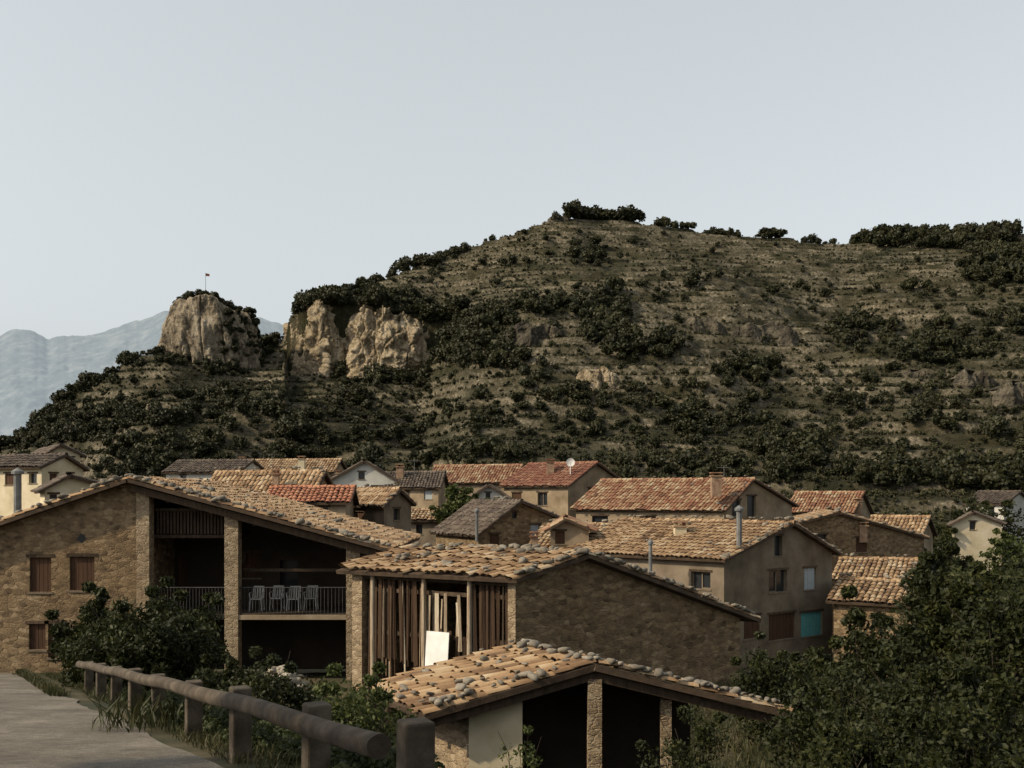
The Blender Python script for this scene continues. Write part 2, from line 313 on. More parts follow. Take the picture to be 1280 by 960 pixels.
def scatter(name,pts,sizes,temps,mat,hs=1.0):
    Vs=[];Qs=[];Rs=[];o=0
    for p,s in zip(pts,sizes):
        V,Q,R=temps[random.randrange(len(temps))]; t=random.uniform(0,6.28); c_,s_=math.cos(t),math.sin(t)
        k=s*A3(random.uniform(.8,1.2),random.uniform(.8,1.2),random.uniform(.75,1.2)*hs)
        v=V*k; v=np.stack([v[:,0]*c_-v[:,1]*s_,v[:,0]*s_+v[:,1]*c_,v[:,2]],1)+p-A3(0,0,.15*s)
        Vs.append(v);Qs.append(Q+o);o+=len(V);Rs.append(R*random.uniform(.35,1.25))
    return mesh_np(name,np.concatenate(Vs),np.concatenate(Qs),mat,rnd=np.concatenate(Rs))
pts=[];sz=[]
CL=[(755,268,42,7,55,4.6),(735,320,20,14,12,3),(703,266,12,4,7,3),(860,282,42,5,20,2.8),(900,288,30,5,12,2.3),(960,294,18,5,10,3),(1020,301,25,4,10,2.4),(1170,298,105,14,170,4),(1250,335,50,26,75,3.8),(1110,296,50,7,35,3.6),
(402,378,30,10,40,3.8),(490,384,45,9,40,3.4),(445,366,40,6,24,3),(470,345,28,6,18,3),(525,330,25,7,16,3),(560,316,25,4,10,2.6),(590,420,62,34,85,3.2),(560,440,40,22,42,3),(690,388,50,12,22,3),(755,400,34,36,60,3.2),(800,440,50,18,34,2.8),
(470,474,80,10,34,2.8),(395,462,26,8,16,2.8),(1080,418,45,20,34,3),(1160,440,45,18,34,3),(935,470,45,13,24,2.6),(880,530,45,16,26,2.4),(990,565,50,16,28,2.4),(1240,600,60,20,36,2.6),(370,542,22,10,14,2.6),(283,468,26,9,12,2.4),(200,565,80,14,40,2.3),(100,535,60,22,55,2.4),(40,550,60,14,50,2.4),(170,440,20,4,10,2.2),(335,432,14,5,10,2.4),(180,525,60,13,28,2.2),(110,480,35,8,18,2.2),(60,515,30,8,18,2.3),(440,500,24,9,10,2.4),(280,520,70,20,26,2.3),
(620,458,50,10,18,2.6),(1200,425,55,24,26,2.8),(1035,372,12,6,4,3),(870,355,8,5,3,3),(1260,405,30,16,18,2.8),(1150,365,18,7,6,2.6),(645,330,20,7,5,2.2),(500,575,190,9,30,2.2),(900,592,220,9,30,2.2),(1130,602,60,10,20,2.4),(200,590,150,8,26,2.3),(690,520,120,30,26,2.),(1050,520,150,30,30,2.2),(450,540,120,20,24,2.)]
for (u,p,ru,rpy,n,s) in CL:
    for i in range(n):
        a=random.uniform(0,6.28); r=math.sqrt(random.random())
        pts.append(on_hill(u+ru*r*math.cos(a),p+rpy*r*math.sin(a))); sz.append(s*random.uniform(.5,1.2))
for i in range(110):
    t=random.uniform(0,6.28); r=math.sqrt(random.random()); dx=10.5*r*math.cos(t)+.8; yy=cy+8*r*math.sin(t)
    pts.append(A3(cx+dx,yy,zb+rtop(dx)+.5)); sz.append(random.uniform(.8,1.7))
for i in range(60):
    t=math.radians(random.uniform(-65,5)); k_=random.uniform(0,1); rr=1.1-.14*k_
    pts.append(A3(cx+13.2*rr*math.cos(t),cy+10.5*rr*math.sin(t),zb+13*k_-1)); sz.append(random.uniform(.7,1.7))
for i in range(60): pts.append(on_hill(263+random.uniform(-68,75),447+random.uniform(-8,12))); sz.append(random.uniform(1.,2.2))
k=0
while k<2200:
    u=random.uniform(-280,1600);p=random.uniform(290,612)
    q_=on_hill(u,p)
    if fbm(np.array([q_[0]/28]),np.array([q_[1]/28]),3,71)[0]>random.uniform(-.6,.5)-(.15 if p>450 else 0): pts.append(q_);sz.append(random.choice((.6,.7,.8,.9,1.,1.2,1.5,2.1))*random.uniform(.8,1.2));k+=1
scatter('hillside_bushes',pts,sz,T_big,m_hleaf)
pts=[];sz=[]
ri=(NR*rng.uniform(0,1,60000)**1.1).astype(int);ci=rng.integers(0,nc,60000)
pm=fbm(X[ri,ci]/12,Y[ri,ci]/12,3,73)
for r,c_,m_ in zip(ri,ci,pm):
    if m_>random.uniform(-.7,.4): pts.append(A3(X[r,c_],Y[r,c_],ZT[r,c_]));sz.append(random.uniform(.25,.8))
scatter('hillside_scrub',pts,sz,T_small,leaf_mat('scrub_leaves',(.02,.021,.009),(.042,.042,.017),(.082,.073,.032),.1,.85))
# distant mountains
mu=np.arange(-700,900,2.); mr=np.interp(mu,[-700,-200,0,20,40,62,90,120,150,180,205,235,270,325,350,380,450,900],[380,395,418,412,414,424,420,416,408,400,388,392,396,397,404,412,440,520])
mr=mr+3.5*fbm(mu/14,mu*0,4,90)
s=np.linspace(0,1,200)[:,None]; Ym=2300+900*s+0*mu; Xm=(mu-640)/F*Ym
Zm=((HZ-mr)/F*3200-60)*s**.9+60; wob_=fbm(Xm/200,Ym/200,3,80)*90+fbm(Xm/60,Ym/60,3,79)*30
Zm=Zm+(np.sin(np.pi*np.clip(s,0,1)*.97))*((.5-np.abs(fbm((Xm+wob_)/150,Ym/300,5,81)))*40-(np.abs(fbm((Xm+wob_)/44,Ym/60,5,84)))*12-6)
mm,nt,b=base_mat('limestone_haze_glow',1.)
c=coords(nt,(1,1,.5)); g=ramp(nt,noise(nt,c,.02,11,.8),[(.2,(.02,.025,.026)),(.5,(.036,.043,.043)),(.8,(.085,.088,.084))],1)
nt.links.new(g,b.inputs['Base Color']); b.inputs['Emission Color'].default_value=(.25,.29,.315,1); b.inputs['Emission Strength'].default_value=1.  # emission stands in for airlight: haze painted onto the mountain surface
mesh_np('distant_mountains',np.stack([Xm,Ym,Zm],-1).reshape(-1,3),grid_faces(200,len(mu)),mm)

# ---------- building parts
def tiles(name,e0,e1,up,mat,parent,w=.26,c=.42,jit=.01,slab=True,wob=0.0):
    e0=np.array(e0);e1=np.array(e1);up=np.array(up); L=np.linalg.norm(e1-e0);Sl=np.linalg.norm(up);a=(e1-e0)/L;b_=up/Sl;n=unit(np.cross(a,b_)); n=n if n[2]>0 else -n
    ncx=max(2,int(L/w));nr=max(2,int(Sl/c)); i,j=np.meshgrid(np.arange(ncx),np.arange(nr)); i=i.ravel();j=j.ravel();N=len(i); ww=L/ncx;cc=Sl/nr
    def wf(ii,jj): return wob*(fbm(ii*ww/1.8,jj*cc/1.8,2,91)+.6)
    coff=rng.normal(0,cc*.12,ncx)[i]
    base=e0+a*((i+.5)*ww+rng.normal(0,jit,N))[:,None]+b_*(j*cc-.04+coff+rng.normal(0,jit*1.6,N))[:,None]
    sk=rng.normal(0,.035,N)
    Vs=[]
    for (along,rad,lift,jo) in ((0,.5,.05,0),(cc*1.15,.42,.015,1.15)):
        wv=wf(i,j+jo)
        for t in (180,140,90,40,0):
            t=math.radians(t); Vs.append(base+b_*along+a*(math.cos(t)*rad*ww+sk*along)[:,None]+n*(math.sin(t)*rad*ww*.72+lift-.03+wv)[:,None])
    V=np.stack(Vs,1).reshape(-1,3); o=np.arange(N)[:,None]*10
    Q=np.concatenate([o+np.array([k,k+1,k+6,k+5]) for k in range(4)]); r=rng.uniform(0,1,N); 
    mesh_np(name,V,Q,mat,parent,rnd=np.tile(r,4))
    if slab:
        mb=MB(); mb.box(e0-n*.13,e1-e0,up,n*.12); mb.done(name+'_bed',m_slab,parent)
    return n
def ico():
    bm=bmesh.new(); bmesh.ops.create_icosphere(bm,subdivisions=2,radius=1); V=np.array([v.co[:] for v in bm.verts]);Q=np.array([[v.index for v in f.verts] for f in bm.faces]); bm.free(); return V,Q
IC=ico()
def rocks(name,pts,smin,smax,mat,parent=None,flat=.5):
    Vs=[];Qs=[];R=[];o=0
    for p in pts:
        s=smin+(smax-smin)*random.random()**1.6; V=IC[0]*(1+.38*fbm(IC[0][:,0]*1.3+random.uniform(0,99),IC[0][:,1]*1.3+IC[0][:,2]*1.7,2,5))[:,None]
        V=np.sign(V)*np.abs(V)**.7
        t=random.uniform(0,6.28);c_,s_=math.cos(t),math.sin(t); V=V*A3(s*random.uniform(.7,1.4),s*random.uniform(.5,1),s*flat*random.uniform(.6,1.2))
        V=np.stack([V[:,0]*c_-V[:,1]*s_,V[:,0]*s_+V[:,1]*c_,V[:,2]+V[:,0]*random.uniform(-.3,.3)],1)+p; Vs.append(V);Qs.append(IC[1]+o);o+=len(V);R+=[random.random()]*len(IC[1])
    return mesh_np(name,np.concatenate(Vs),np.concatenate(Qs),mat,parent,rnd=R)
def wall(mb,p0,p1,zb,top,holes,cen,parent,hm):
    p0=np.array(p0[:2],float);p1=np.array(p1[:2],float); d=p1-p0; L=np.linalg.norm(d); n=A3(d[1],-d[0],0)/L
    mid=(p0+p1)/2
    if np.dot(n[:2],mid-np.array(cen[:2]))<0: n=-n
    tt=[t for t,_ in top]; tz=[z for _,z in top]
    H=[]
    for (x0,y0,x1,y1,kind) in holes:
        def sol(px): k=(px-640)/F; return (k*p0[1]-p0[0])/(d[0]-k*d[1])
        ta,tb=sorted((sol(x0),sol(x1))); Yh=p0[1]+d[1]*(ta+tb)/2; H.append((max(ta,.01),min(tb,.99),(HZ-y1)/F*Yh,(HZ-y0)/F*Yh,kind))
    H=[h for h in H if h[1]-h[0]>.002]
    brk=sorted(set([0,1]+tt+[h[0] for h in H]+[h[1] for h in H])); brk=[b for b in brk if 0<=b<=1]
    def pt(t,z): q=p0+d*t; return (q[0],q[1],z)
    for ta,tb in zip(brk,brk[1:]):
        if tb-ta<1e-6: continue
        za,zb2=np.interp([ta,tb],tt,tz); m=(ta+tb)/2; hs=sorted([h for h in H if h[0]<m<h[1]],key=lambda h:h[2]); lo=zb
        for h in hs: mb.poly([pt(ta,lo),pt(tb,lo),pt(tb,h[2]),pt(ta,h[2])],.5); lo=h[3]
        mb.poly([pt(ta,lo),pt(tb,lo),pt(tb,zb2),pt(ta,za)],.5)
    u=A3(d[0],d[1],0)/L
    for (ta,tb,z0_,z1_,kind) in H:
        i=-n*.2; a=A3(*pt(ta,z0_));b_=A3(*pt(tb,z0_));c_=A3(*pt(tb,z1_));e=A3(*pt(ta,z1_))
        for s0,s1 in ((a,b_),(b_,c_),(c_,e),(e,a)): mb.poly([s0,s1,s1+i,s0+i],.5)
        wv=b_-a; w=np.linalg.norm(wv); h=z1_-z0_; zz=A3(0,0,1)
        g=hm['glass'] if kind in('glass','dark') else None
        if g is not None:
            g.poly([a+i,b_+i,c_+i,e+i],.5)
            if kind=='glass':
                fr=hm['frame']; t=.06
                fr.box(a+i*.95,u*t,n*.05,zz*h);fr.box(b_+i*.95-u*t,u*t,n*.05,zz*h);fr.box(a+i*.95+u*(w/2-t/2),u*t,n*.05,zz*h);fr.box(a+i*.95+u*t,u*(w/2-1.5*t),n*.045,zz*t);fr.box(a+i*.95+u*t+zz*(h-t),u*(w/2-1.5*t),n*.045,zz*t)
        else:
            g=hm['shut' if kind=='shut' else kind]; k=max(2,int(w/.14))
            for q in range(k): g.box(a+i*.6+u*(w*q/k+.004),u*(w/k-.012),n*(.03+.006*(q%2)),zz*h)
        hm['frame'].box(a-u*.06-zz*.07,u*(w+.12),n*.04,zz*.065)
        hm['wood'].box(e-u*.12+zz*.01,u*(w+.24),n*.02,zz*.11)
def hmats(): return {k:MB() for k in('glass','frame','shut','blue','lite','wood')}
def hdone(hm,par):
    for k,m,nm in(('glass',m_glass,'window_panes'),('frame',m_frame,'window_frames'),('shut',m_shut,'shutters'),('blue',m_blue,'turquoise_shutters'),('lite',m_lite,'pale_shutters'),('wood',m_wood,'lintels')): hm[k].done(nm,m,par)
def chimney(par,px,py,Y,w,h,kind='brick'):
    p=P(px,py,Y); mb=MB()
    if kind=='pipe':
        mb.cyl(p-A3(0,0,h),p,w/2,w/2,10); mb.cyl(p+A3(0,0,-.02),p+A3(0,0,.1),w*.8,w*.8,10); mb.cyl(p+A3(0,0,.1),p+A3(0,0,.25),w*.8,.03,10); mb.done('flue',m_metal,par)
    else:
        mb.cbox(p-A3(0,0,h),w,w,h-.15); mb.done('chimney_stack',m_brick if kind=='brick' else m_cream,par)
        mb=MB(); mb.cbox(p-A3(0,0,.15),w+.16,w+.16,.07)
        for sx in(-1,1):
            for sy in (-1,1): mb.cbox(p+A3(sx*w*.35,sy*w*.35,-.08),.1,.1,.16)
        mb.cbox(p+A3(0,0,.08),w+.12,w+.12,.07); mb.done('chimney_cap',m_mix,par)
def antenna(par,px,py,Y,h):
    p=P(px,py,Y); mb=MB(); mb.cyl(p-A3(0,0,h),p,.025,.02,5); mb.cyl(p+A3(-.5,0,-.15),p+A3(.5,.1,-.15),.015,.015,4)
    for k in range(6): q=p+A3(-.5+.2*k,.02*k,-.15); mb.cyl(q-A3(0,.25,0),q+A3(0,.25,0),.01,.01,4)
    mb.done('tv_antenna',m_metal,par)
def house(name,C,D,A,eC,rg,eD,zb,wm,tm,hg=(),hl=(),over=.4,tw=.28,tc=.45,ch=(),stones=0,wob=.05,lwall=True):
    par=empty(name); c=P(C[0],eC,C[1]); d=P(D[0],eD,D[1]); a=P(A[0],0,A[1]); a[2]=c[2]
    t,rpy=rg; r=c+(d-c)*t; r[2]=(HZ-rpy)/F*r[1]; ld=a-c; ld[2]=0; lu=unit(ld); a=c+ld; b_=d+ld; r2=r+ld; cen=(c+d+a+b_)/4
    mb=MB(); hm=hmats()
    wall(mb,c,d,zb,[(0,c[2]),(t,r[2]),(1,d[2])],hg,cen,par,hm)
    if lwall: wall(mb,c,a,zb,[(0,c[2]),(1,c[2])],hl,cen,par,hm)
    wall(mb,a,b_,zb,[(0,c[2]),(t,r[2]),(1,d[2])],[],cen,par,hm); wall(mb,d,b_,zb,[(0,d[2]),(1,d[2])],[],cen,par,hm)
    mb.done('walls',wm,par); hdone(hm,par)
    up1=r-c; k1=1+over/np.linalg.norm(up1); up2=r-d; k2=1+over/np.linalg.norm(up2); lift=A3(0,0,.14)
    s0=-lu*over*.8; s1=lu*over*.8
    tiles('roof_tiles',r-up1*k1+s0+lift,r-up1*k1+ld+s1+lift,up1*k1,tm,par,tw,tc,wob=wob)
    tiles('roof_tiles',r-up2*k2+s0+lift,r-up2*k2+ld+s1+lift,up2*k2,tm,par,tw,tc,wob=wob)
    q0=r+s0+lift+A3(0,0,.04);q1=r2+s1+lift+A3(0,0,.04); n=max(2,int(np.linalg.norm(q1-q0)/.42)); mb=MB()
    for i in range(n): mb.cyl(q0+(q1-q0)*i/n-A3(0,0,.04),q0+(q1-q0)*(i+1.1)/n-A3(0,0,.06),.15,.12,8,cap=False)
    mb.done('ridge_tiles',tm,par)
    if stones:
        ps=[]
        for i in range(stones):
            m=random.random()
            if m<.5: s_=random.random(); side=random.random()<.5; e=(r-up1*k1 if side else r-up2*k2); q_=e+(r-e)*s_+s0+lift+lu*random.uniform(.05,.35)
            elif m<.7: q_=q0+(q1-q0)*random.random()+A3(0,0,.1)
            else:
                side=random.random()<.6; up,k=(up1,k1) if side else (up2,k2); q_=r-up*k+up*k*random.random()+ld*random.random()+lift
            ps.append(q_+A3(0,0,.1))
        rocks('roof_stones',ps,.08,.19,m_rock,par)
    for x in ch: chimney(par,*x)
    return par
# --- village
house('rendered_village_house',(905,50),(1040,55.5),(700,57),700,(.58,657),691,-10.5,m_plast,m_old,
  hg=[(961,713,984,740,'glass'),(1005,710,1020,737,'lite'),(961,767,994,799,'shut'),(1001,765,1028,795,'blue'),(968,670,978,695,'dark'),(930,770,950,798,'shut')],hl=[(864,715,888,736,'glass'),(800,722,822,748,'dark')],ch=[(924,638,51,.28,2.2,'pipe'),(813,680,50.5,.18,1.6,'pipe'),(850,655,55,.6,1.2,'cream')],stones=90)
h=house('long_village_house',(905,75),(990,80),(720,80),637,(.38,601),632,-9,m_plast2,m_mix,hg=[(915,625,926,645,'dark'),(934,620,945,646,'dark')],hl=[(740,645,760,656,'dark'),(800,645,820,656,'glass')],ch=[(895,593,75,.7,1.6),],stones=40)
antenna(h,905,582,77,2.2)
house('village_house',(1065,95),(1088,99),(985,97),640,(.5,617),642,-9,m_plast2,m_mix,ch=[(1072,625,96,.6,1.4)],hl=[(1000,643,1010,652,'dark')])
house('stone_village_house',(1000,66),(1155,70),(988,74),655,(.3,643),673,-10,m_stone,m_old,hg=[(1020,668,1034,690,'dark'),(1070,672,1084,690,'shut')],ch=[(1078,655,68,.5,1.2)],stones=60)
house('village_house',(1150,79),(1166,83),(1085,81),669,(.5,648),668,-9,m_plast2,m_old,stones=20)
house('low_outbuilding',(1135,60),(1150,65),(1045,61),727,(.5,702),727,-11,m_stone,m_old,stones=40)
house('low_outbuilding',(1140,50),(1160,55),(1042,52),757,(.5,731),757,-11,m_stone,m_old,stones=40)
house('white_village_house',(1255,105),(1290,110),(1208,108),630,(.5,616),630,-8,m_white,m_dark,hl=[(1215,634,1223,646,'dark'),(1235,634,1243,646,'dark')])
house('cream_cottage',(1190,95),(1252,95),(1192,103),656,(.42,642),655,-9,m_cream,m_dark,hg=[(1212,652,1220,662,'dark')])
h=house('red_roof_house',(710,85),(776,90),(630,89),607,(.5,580),603,-9,m_plast2,m_red,hl=[(640,616,652,632,'shut'),(672,616,684,632,'glass')],hg=[(735,610,745,628,'shut')],ch=[(688,576,88,.6,1.6)])
mb=MB(); pc=P(713,578,86.5)
for k in range(12):
    for j in range(3):
        a0,a1=k*math.pi/6,(k+1)*math.pi/6; r0,r1=.12*j,.12*(j+1)
        f_=lambda r_,a_: pc+A3(r_*math.cos(a_),-.5*r_*r_-.1,r_*math.sin(a_))
        mb.poly([f_(r0,a0),f_(r1,a0),f_(r1,a1),f_(r0,a1)],.5)
mb.cyl(pc+A3(0,-.05,0),pc+A3(0,0,-1.2),.04,.04,6); mb.cyl(pc+A3(0,-.1,-.3),pc+A3(0,-.6,0),.02,.02,5); mb.done('satellite_dish',m_wpl,h)
house('village_house',(640,100),(660,105),(535,103),603,(.5,583),603,-9,m_plast2,m_mix,hl=[(550,608,560,618,'dark')])
house('small_white_house',(584,80),(638,80),(588,88),626,(.5,608),626,-9,m_white,m_dark,hg=[(594,630,602,640,'dark'),(616,630,624,640,'dark'),(607,616,613,623,'dark')])
house('village_house',(598,64),(690,66),(545,69),668,(.55,629),646,-9.5,m_stone,m_dark,hg=[(663,656,674,672,'lite'),(640,640,646,648,'dark'),(612,668,624,686,'shut')],ch=[(596,640,63,.2,1.8,'pipe')],stones=20)
house('village_house',(558,76),(568,80),(480,77),651,(.5,640),651,-9,m_plast,m_old,hl=[(495,656,503,668,'dark'),(520,656,528,668,'dark')])
house('grey_gable_house',(410,88),(502,88),(420,98),603,(.5,578),606,-9,m_white,m_dark,hg=[(448,590,456,599,'dark'),(430,608,440,622,'dark'),(465,608,475,622,'dark')],ch=[(424,590,90,.5,1.5)])
h=house('village_house',(548,86),(558,92),(476,88),610,(.5,592),610,-9,m_plast2,m_dark,hl=[(530,613,540,624,'lite'),(500,614,512,626,'shut')],ch=[(500,582,89,.6,1.5)])
antenna(h,518,574,88,2.2)
house('village_house',(298,95),(330,99),(208,97),590,(.5,577),590,-8,m_white,m_dark,hl=[(225,594,233,602,'dark')])
h=house('village_house',(415,100),(432,105),(298,102),590,(.5,576),590,-8,m_plast2,m_old,ch=[(377,572,100,.6,1.6,'cream'),(303,573,101,.5,1.2)])
antenna(h,340,566,101,1.8)
house('stone_roof_house',(385,60),(418,64),(255,62),625,(.5,592),620,-8,m_plast2,m_old,hg=[(392,628,402,645,'dark')],stones=90,ch=[(345,590,61,.35,1.2)])
house('orange_annex',(432,56),(442,60),(335,57),629,(.6,612),629,-8,m_plast2,m_org,hl=[(345,632,360,650,'dark'),(400,634,410,650,'dark')])
house('grey_rendered_house',(480,59),(514,62),(425,63),632,(.5,614),630,-8,m_plast,m_old,hl=[(440,640,455,655,'shut')],hg=[(492,636,500,650,'dark')],stones=20)
house('small_outbuilding',(688,57),(736,57),(690,62),662,(.4,651),663,-9,m_plast2,m_mix,hg=[(694,664,706,680,'shut')],ch=[(668,668,56,.4,1.)])
house('lower_tiled_house',(830,60),(850,66),(664,62),690,(.6,659),690,-9.5,m_stone,m_old,stones=60,ch=[(722,655,62,.6,1.)])
house('cream_apartment_house',(52,66),(104,70),(-70,70),584,(.5,571),587,-8,m_cream,m_dark,hl=[(6,592,20,606,'shut'),(36,592,46,604,'dark')],hg=[(62,592,72,604,'shut'),(84,592,92,604,'dark')])
house('cream_apartment_house',(60,76),(100,77),(36,84),567,(.4,558),569,-8,m_cream,m_dark,hg=[(68,572,76,582,'dark'),(84,572,92,582,'dark')])
house('cream_apartment_house',(56,56),(142,58),(50,62),613,(.35,597),612,-8,m_cream,m_dark,hg=[(62,618,72,632,'dark')])

# --- stone house at left with open porch
sh=empty('stone_house'); YF=36.
def fz(py,Y=YF): return (HZ-py)/F*Y
def fx(px,Y=YF): return (px-640)/F*Y
DEP=10.; zb=-6.6
tops=[(-60,678),(165,603),(482,688)]
def topz(px): return fz(np.interp(px,[t[0] for t in tops],[t[1] for t in tops]))
mb=MB();hm=hmats(); x0,x1=fx(-60),fx(176); tr=(fx(165)-x0)/(x1-x0)
cen=(fx(60),YF+4)
wall(mb,(x0,YF),(x1,YF),zb,[(0,topz(-60)),(tr,topz(165)),(1,topz(176))],[(37,697,64,740,'shut'),(87,696,118,738,'shut'),(36,780,57,812,'shut'),(60,780,79,822,'shut')],cen,sh,hm)
wall(mb,(x1,YF),(x1,YF+DEP),zb,[(0,topz(176)),(1,topz(176))],[],cen,sh,hm)
wall(mb,(x0,YF),(x0,YF+DEP),zb,[(0,topz(-60)),(1,topz(-60))],[],cen,sh,hm)
wall(mb,(x0,YF+DEP),(fx(470),YF+DEP),zb,[(0,topz(-60)),((fx(165)-x0)/(fx(470)-x0),topz(165)),(1,topz(470))],[],cen,sh,hm)
xr=fx(470); wall(mb,(xr,YF+.3),(xr,YF+DEP),zb,[(0,topz(470)),(1,topz(470))],[],cen,sh,hm)
mb.done('stone_walls',m_stone,sh)
mb=MB(); c_=A3(fx(102),YF-.012,fz(673)); r_=.17
mb.poly([c_+A3(-r_,0,0),c_+A3(0,0,-r_),c_+A3(r_,0,0),c_+A3(0,0,r_)]); mb.done('diamond_vent',m_glass,sh)
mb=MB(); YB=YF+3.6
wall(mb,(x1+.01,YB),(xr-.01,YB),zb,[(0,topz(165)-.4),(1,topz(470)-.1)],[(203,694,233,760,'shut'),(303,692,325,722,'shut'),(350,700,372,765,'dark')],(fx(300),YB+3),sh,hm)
mb.done('porch_back_wall',m_shade,sh); hdone(hm,sh)
mb=MB()
for px0,px1 in((171,187),(281,298),(433,450)):
    xa,xb=fx(px0),fx(px1); mb.box((xa,YF-.05,zb),(xb-xa,0,0),(0,.5,0),(0,0,topz((px0+px1)/2)-zb-.1))
mb.done('stone_pillars',m_stone2,sh)
mb=MB(); zs=fz(771)
mb.box((x1,YF+.1,zs-.1),(xr-x1-.02,0,0),(0,3.45,0),(0,0,.1)); mb.done('balcony_floor',m_shade,sh)
mb=MB(); mb.box((fx(298),YF-.02,zs-.1),(fx(433)-fx(298),0,0),(0,.1,0),(0,0,.16)); mb.done('balcony_edge',m_plast2,sh)
mb=MB(); zg=fz(668)
mb.box((x1,YF+.6,zg-.15),(fx(281)-x1,0,0),(0,2.9,0),(0,0,.12),.1)
for i in range(22): mb.box((fx(189)+i*.118,YF+.55,zg),(.075,0,0),(0,.03,0),(0,0,.8),.05)
mb.box((fx(187),YF+.5,zg+.8),(2.6,0,0),(0,.1,0),(0,0,.1),.1)
mb.box((fx(298),YF+.6,fz(716)),(fx(433)-fx(298),0,0),(0,.12,0),(0,0,.1),.0)
for i in range(5): mb.box((fx(205)+i*1.5,YF+.2,topz(205+i*54)-.42),(.12,0,0),(0,9.,0),(0,0,.16))
mb.box((fx(165),YF-.25,topz(165)-.3),(fx(482)-fx(165),0,topz(482)-topz(165)),(0,.16,0),(0,0,.24)); mb.done('timber_beams',m_wood,sh)
mb=MB()
for i in range(30): xx=fx(300)+i*.126; mb.cyl((xx,YF+.15,zs+.08),(xx,YF+.15,zs+.98),.009,.009,4)
mb.cyl((fx(298),YF+.15,zs+1.0),(fx(433),YF+.15,zs+1.0),.018,.018,6)
for i in range(24): xx=fx(188)+i*.11; mb.cyl((xx,YF+.15,zs+.05),(xx,YF+.15,zs+.98),.009,.009,4)
mb.cyl((fx(187),YF+.15,zs+1.0),(fx(281),YF+.15,zs+1.0),.018,.018,6); mb.done('balcony_railing',m_iron,sh)
mb=MB(); mb.cyl((fx(265),YB-.05,fz(705)),(fx(265),YB-.02,fz(705)),.28,.28,16); mb.done('round_plaque',m_wood,sh)
for k,px in enumerate((322,345,368,388)):
    ch=empty('plastic_chair'); mb=MB(); x=fx(px,38);y=37.9+.25*(k%2);z=zs
    for sx in(-.2,.2):
        for sy in(-.18,.2): mb.cyl((x+sx*1.1,y+sy*1.1,z),(x+sx,y+sy,z+.43),.02,.024,6)
        mb.cyl((x+sx,y+.2,z+.43),(x+sx*.95,y+.3,z+.85),.022,.02,6); mb.cyl((x+sx*1.15,y-.18,z+.65),(x+sx*1.1,y+.25,z+.67),.02,.02,6); mb.cyl((x+sx,y-.18,z+.43),(x+sx*1.15,y-.18,z+.65),.02,.02,6)
    mb.box((x-.21,y-.2,z+.42),(.42,0,0),(0,.42,0),(0,0,.03)); mb.box((x-.19,y+.3,z+.8),(.38,0,0),(0,.03,0),(0,0,.08))
    for q in range(4): mb.box((x-.16+q*.09,y+.23,z+.45),(.05,0,0),(0,.015,0),(0,.07,.36))
    mb.done('chair_frame',m_chair,ch)
ra=A3(fx(165),YF-.5,fz(598));re=A3(fx(492),YF-.5,fz(686)); rl=A3(fx(-75),YF-.5,fz(680)); back=A3(0,DEP+.9,0)
tiles('roof_tiles',re,re+back,ra-re,m_old,sh,.25,.4,wob=.05); tiles('roof_tiles',rl,rl+back,ra-rl,m_old,sh,.25,.4,wob=.05)
ps=[]
for i in range(170):
    t=random.random(); e=re if random.random()<.66 else rl; q_=e+(ra-e)*t; ps.append(q_+A3(0,random.uniform(.02,.4) if random.random()<.75 else random.uniform(.4,9),.12))
rocks('roof_stones',ps,.08,.2,m_rock,sh)
chimney(sh,22,592,45,.32,2.6,'pipe')

# --- barn
bn=empty('stone_barn')
c=P(645,724,30);d=P(925,772,34);a=P(441,0,33.3);a[2]=c[2]; t=.26; r=c+(d-c)*t; r[2]=(HZ-697)/F*r[1]
ld=a-c; ld[2]=0; lu=unit(ld); b_=d+ld; cen=(c+d+a+b_)/4; zb=-7.6
mb=MB();hm=hmats()
wall(mb,c,d,zb,[(0,c[2]),(t,r[2]),(1,d[2])],[],cen,bn,hm); wall(mb,a,b_,zb,[(0,c[2]),(t,r[2]),(1,d[2])],[],cen,bn,hm); wall(mb,d,b_,zb,[(0,d[2]),(1,d[2])],[],cen,bn,hm)
mb.done('stone_walls',m_stone,bn)
nl=A3(-lu[1],lu[0],0); 
if np.dot(nl[:2],(c-cen)[:2])<0: nl=-nl
def onl(px): k=(px-640)/F; return (k*c[1]-c[0])/(ld[0]-k*ld[1])
mb=MB(); Lw=np.linalg.norm(ld)
for s,w_ in ((0.0,.26),(Lw-.4,.4)): mb.box(np.array([c[0]+lu[0]*s-nl[0]*.38,c[1]+lu[1]*s-nl[1]*.38,zb]),lu*w_,nl*.41,A3(0,0,c[2]-zb))
mb.done('corner_pillars',m_stone2,bn)
mb=MB()
for px in(466,530,587):
    s=onl(px)*Lw; mb.cyl(np.array([*(c+lu*s)[:2],zb]),np.array([*(c+lu*s)[:2],c[2]]),.09,.075,8,.85)
mb.done('timber_posts',m_plank,bn)
mb=MB(); mb.box(c-nl*.25-A3(0,0,.22),ld,nl*.2,A3(0,0,.2))
for zf_ in (745,800): 
    z_=fz(zf_,31.5); mb.box(np.array([*(c-nl*.3)[:2],z_]),ld,nl*.12,A3(0,0,.12))
mb.done('timber_beams',m_wood,bn)
mb=MB()
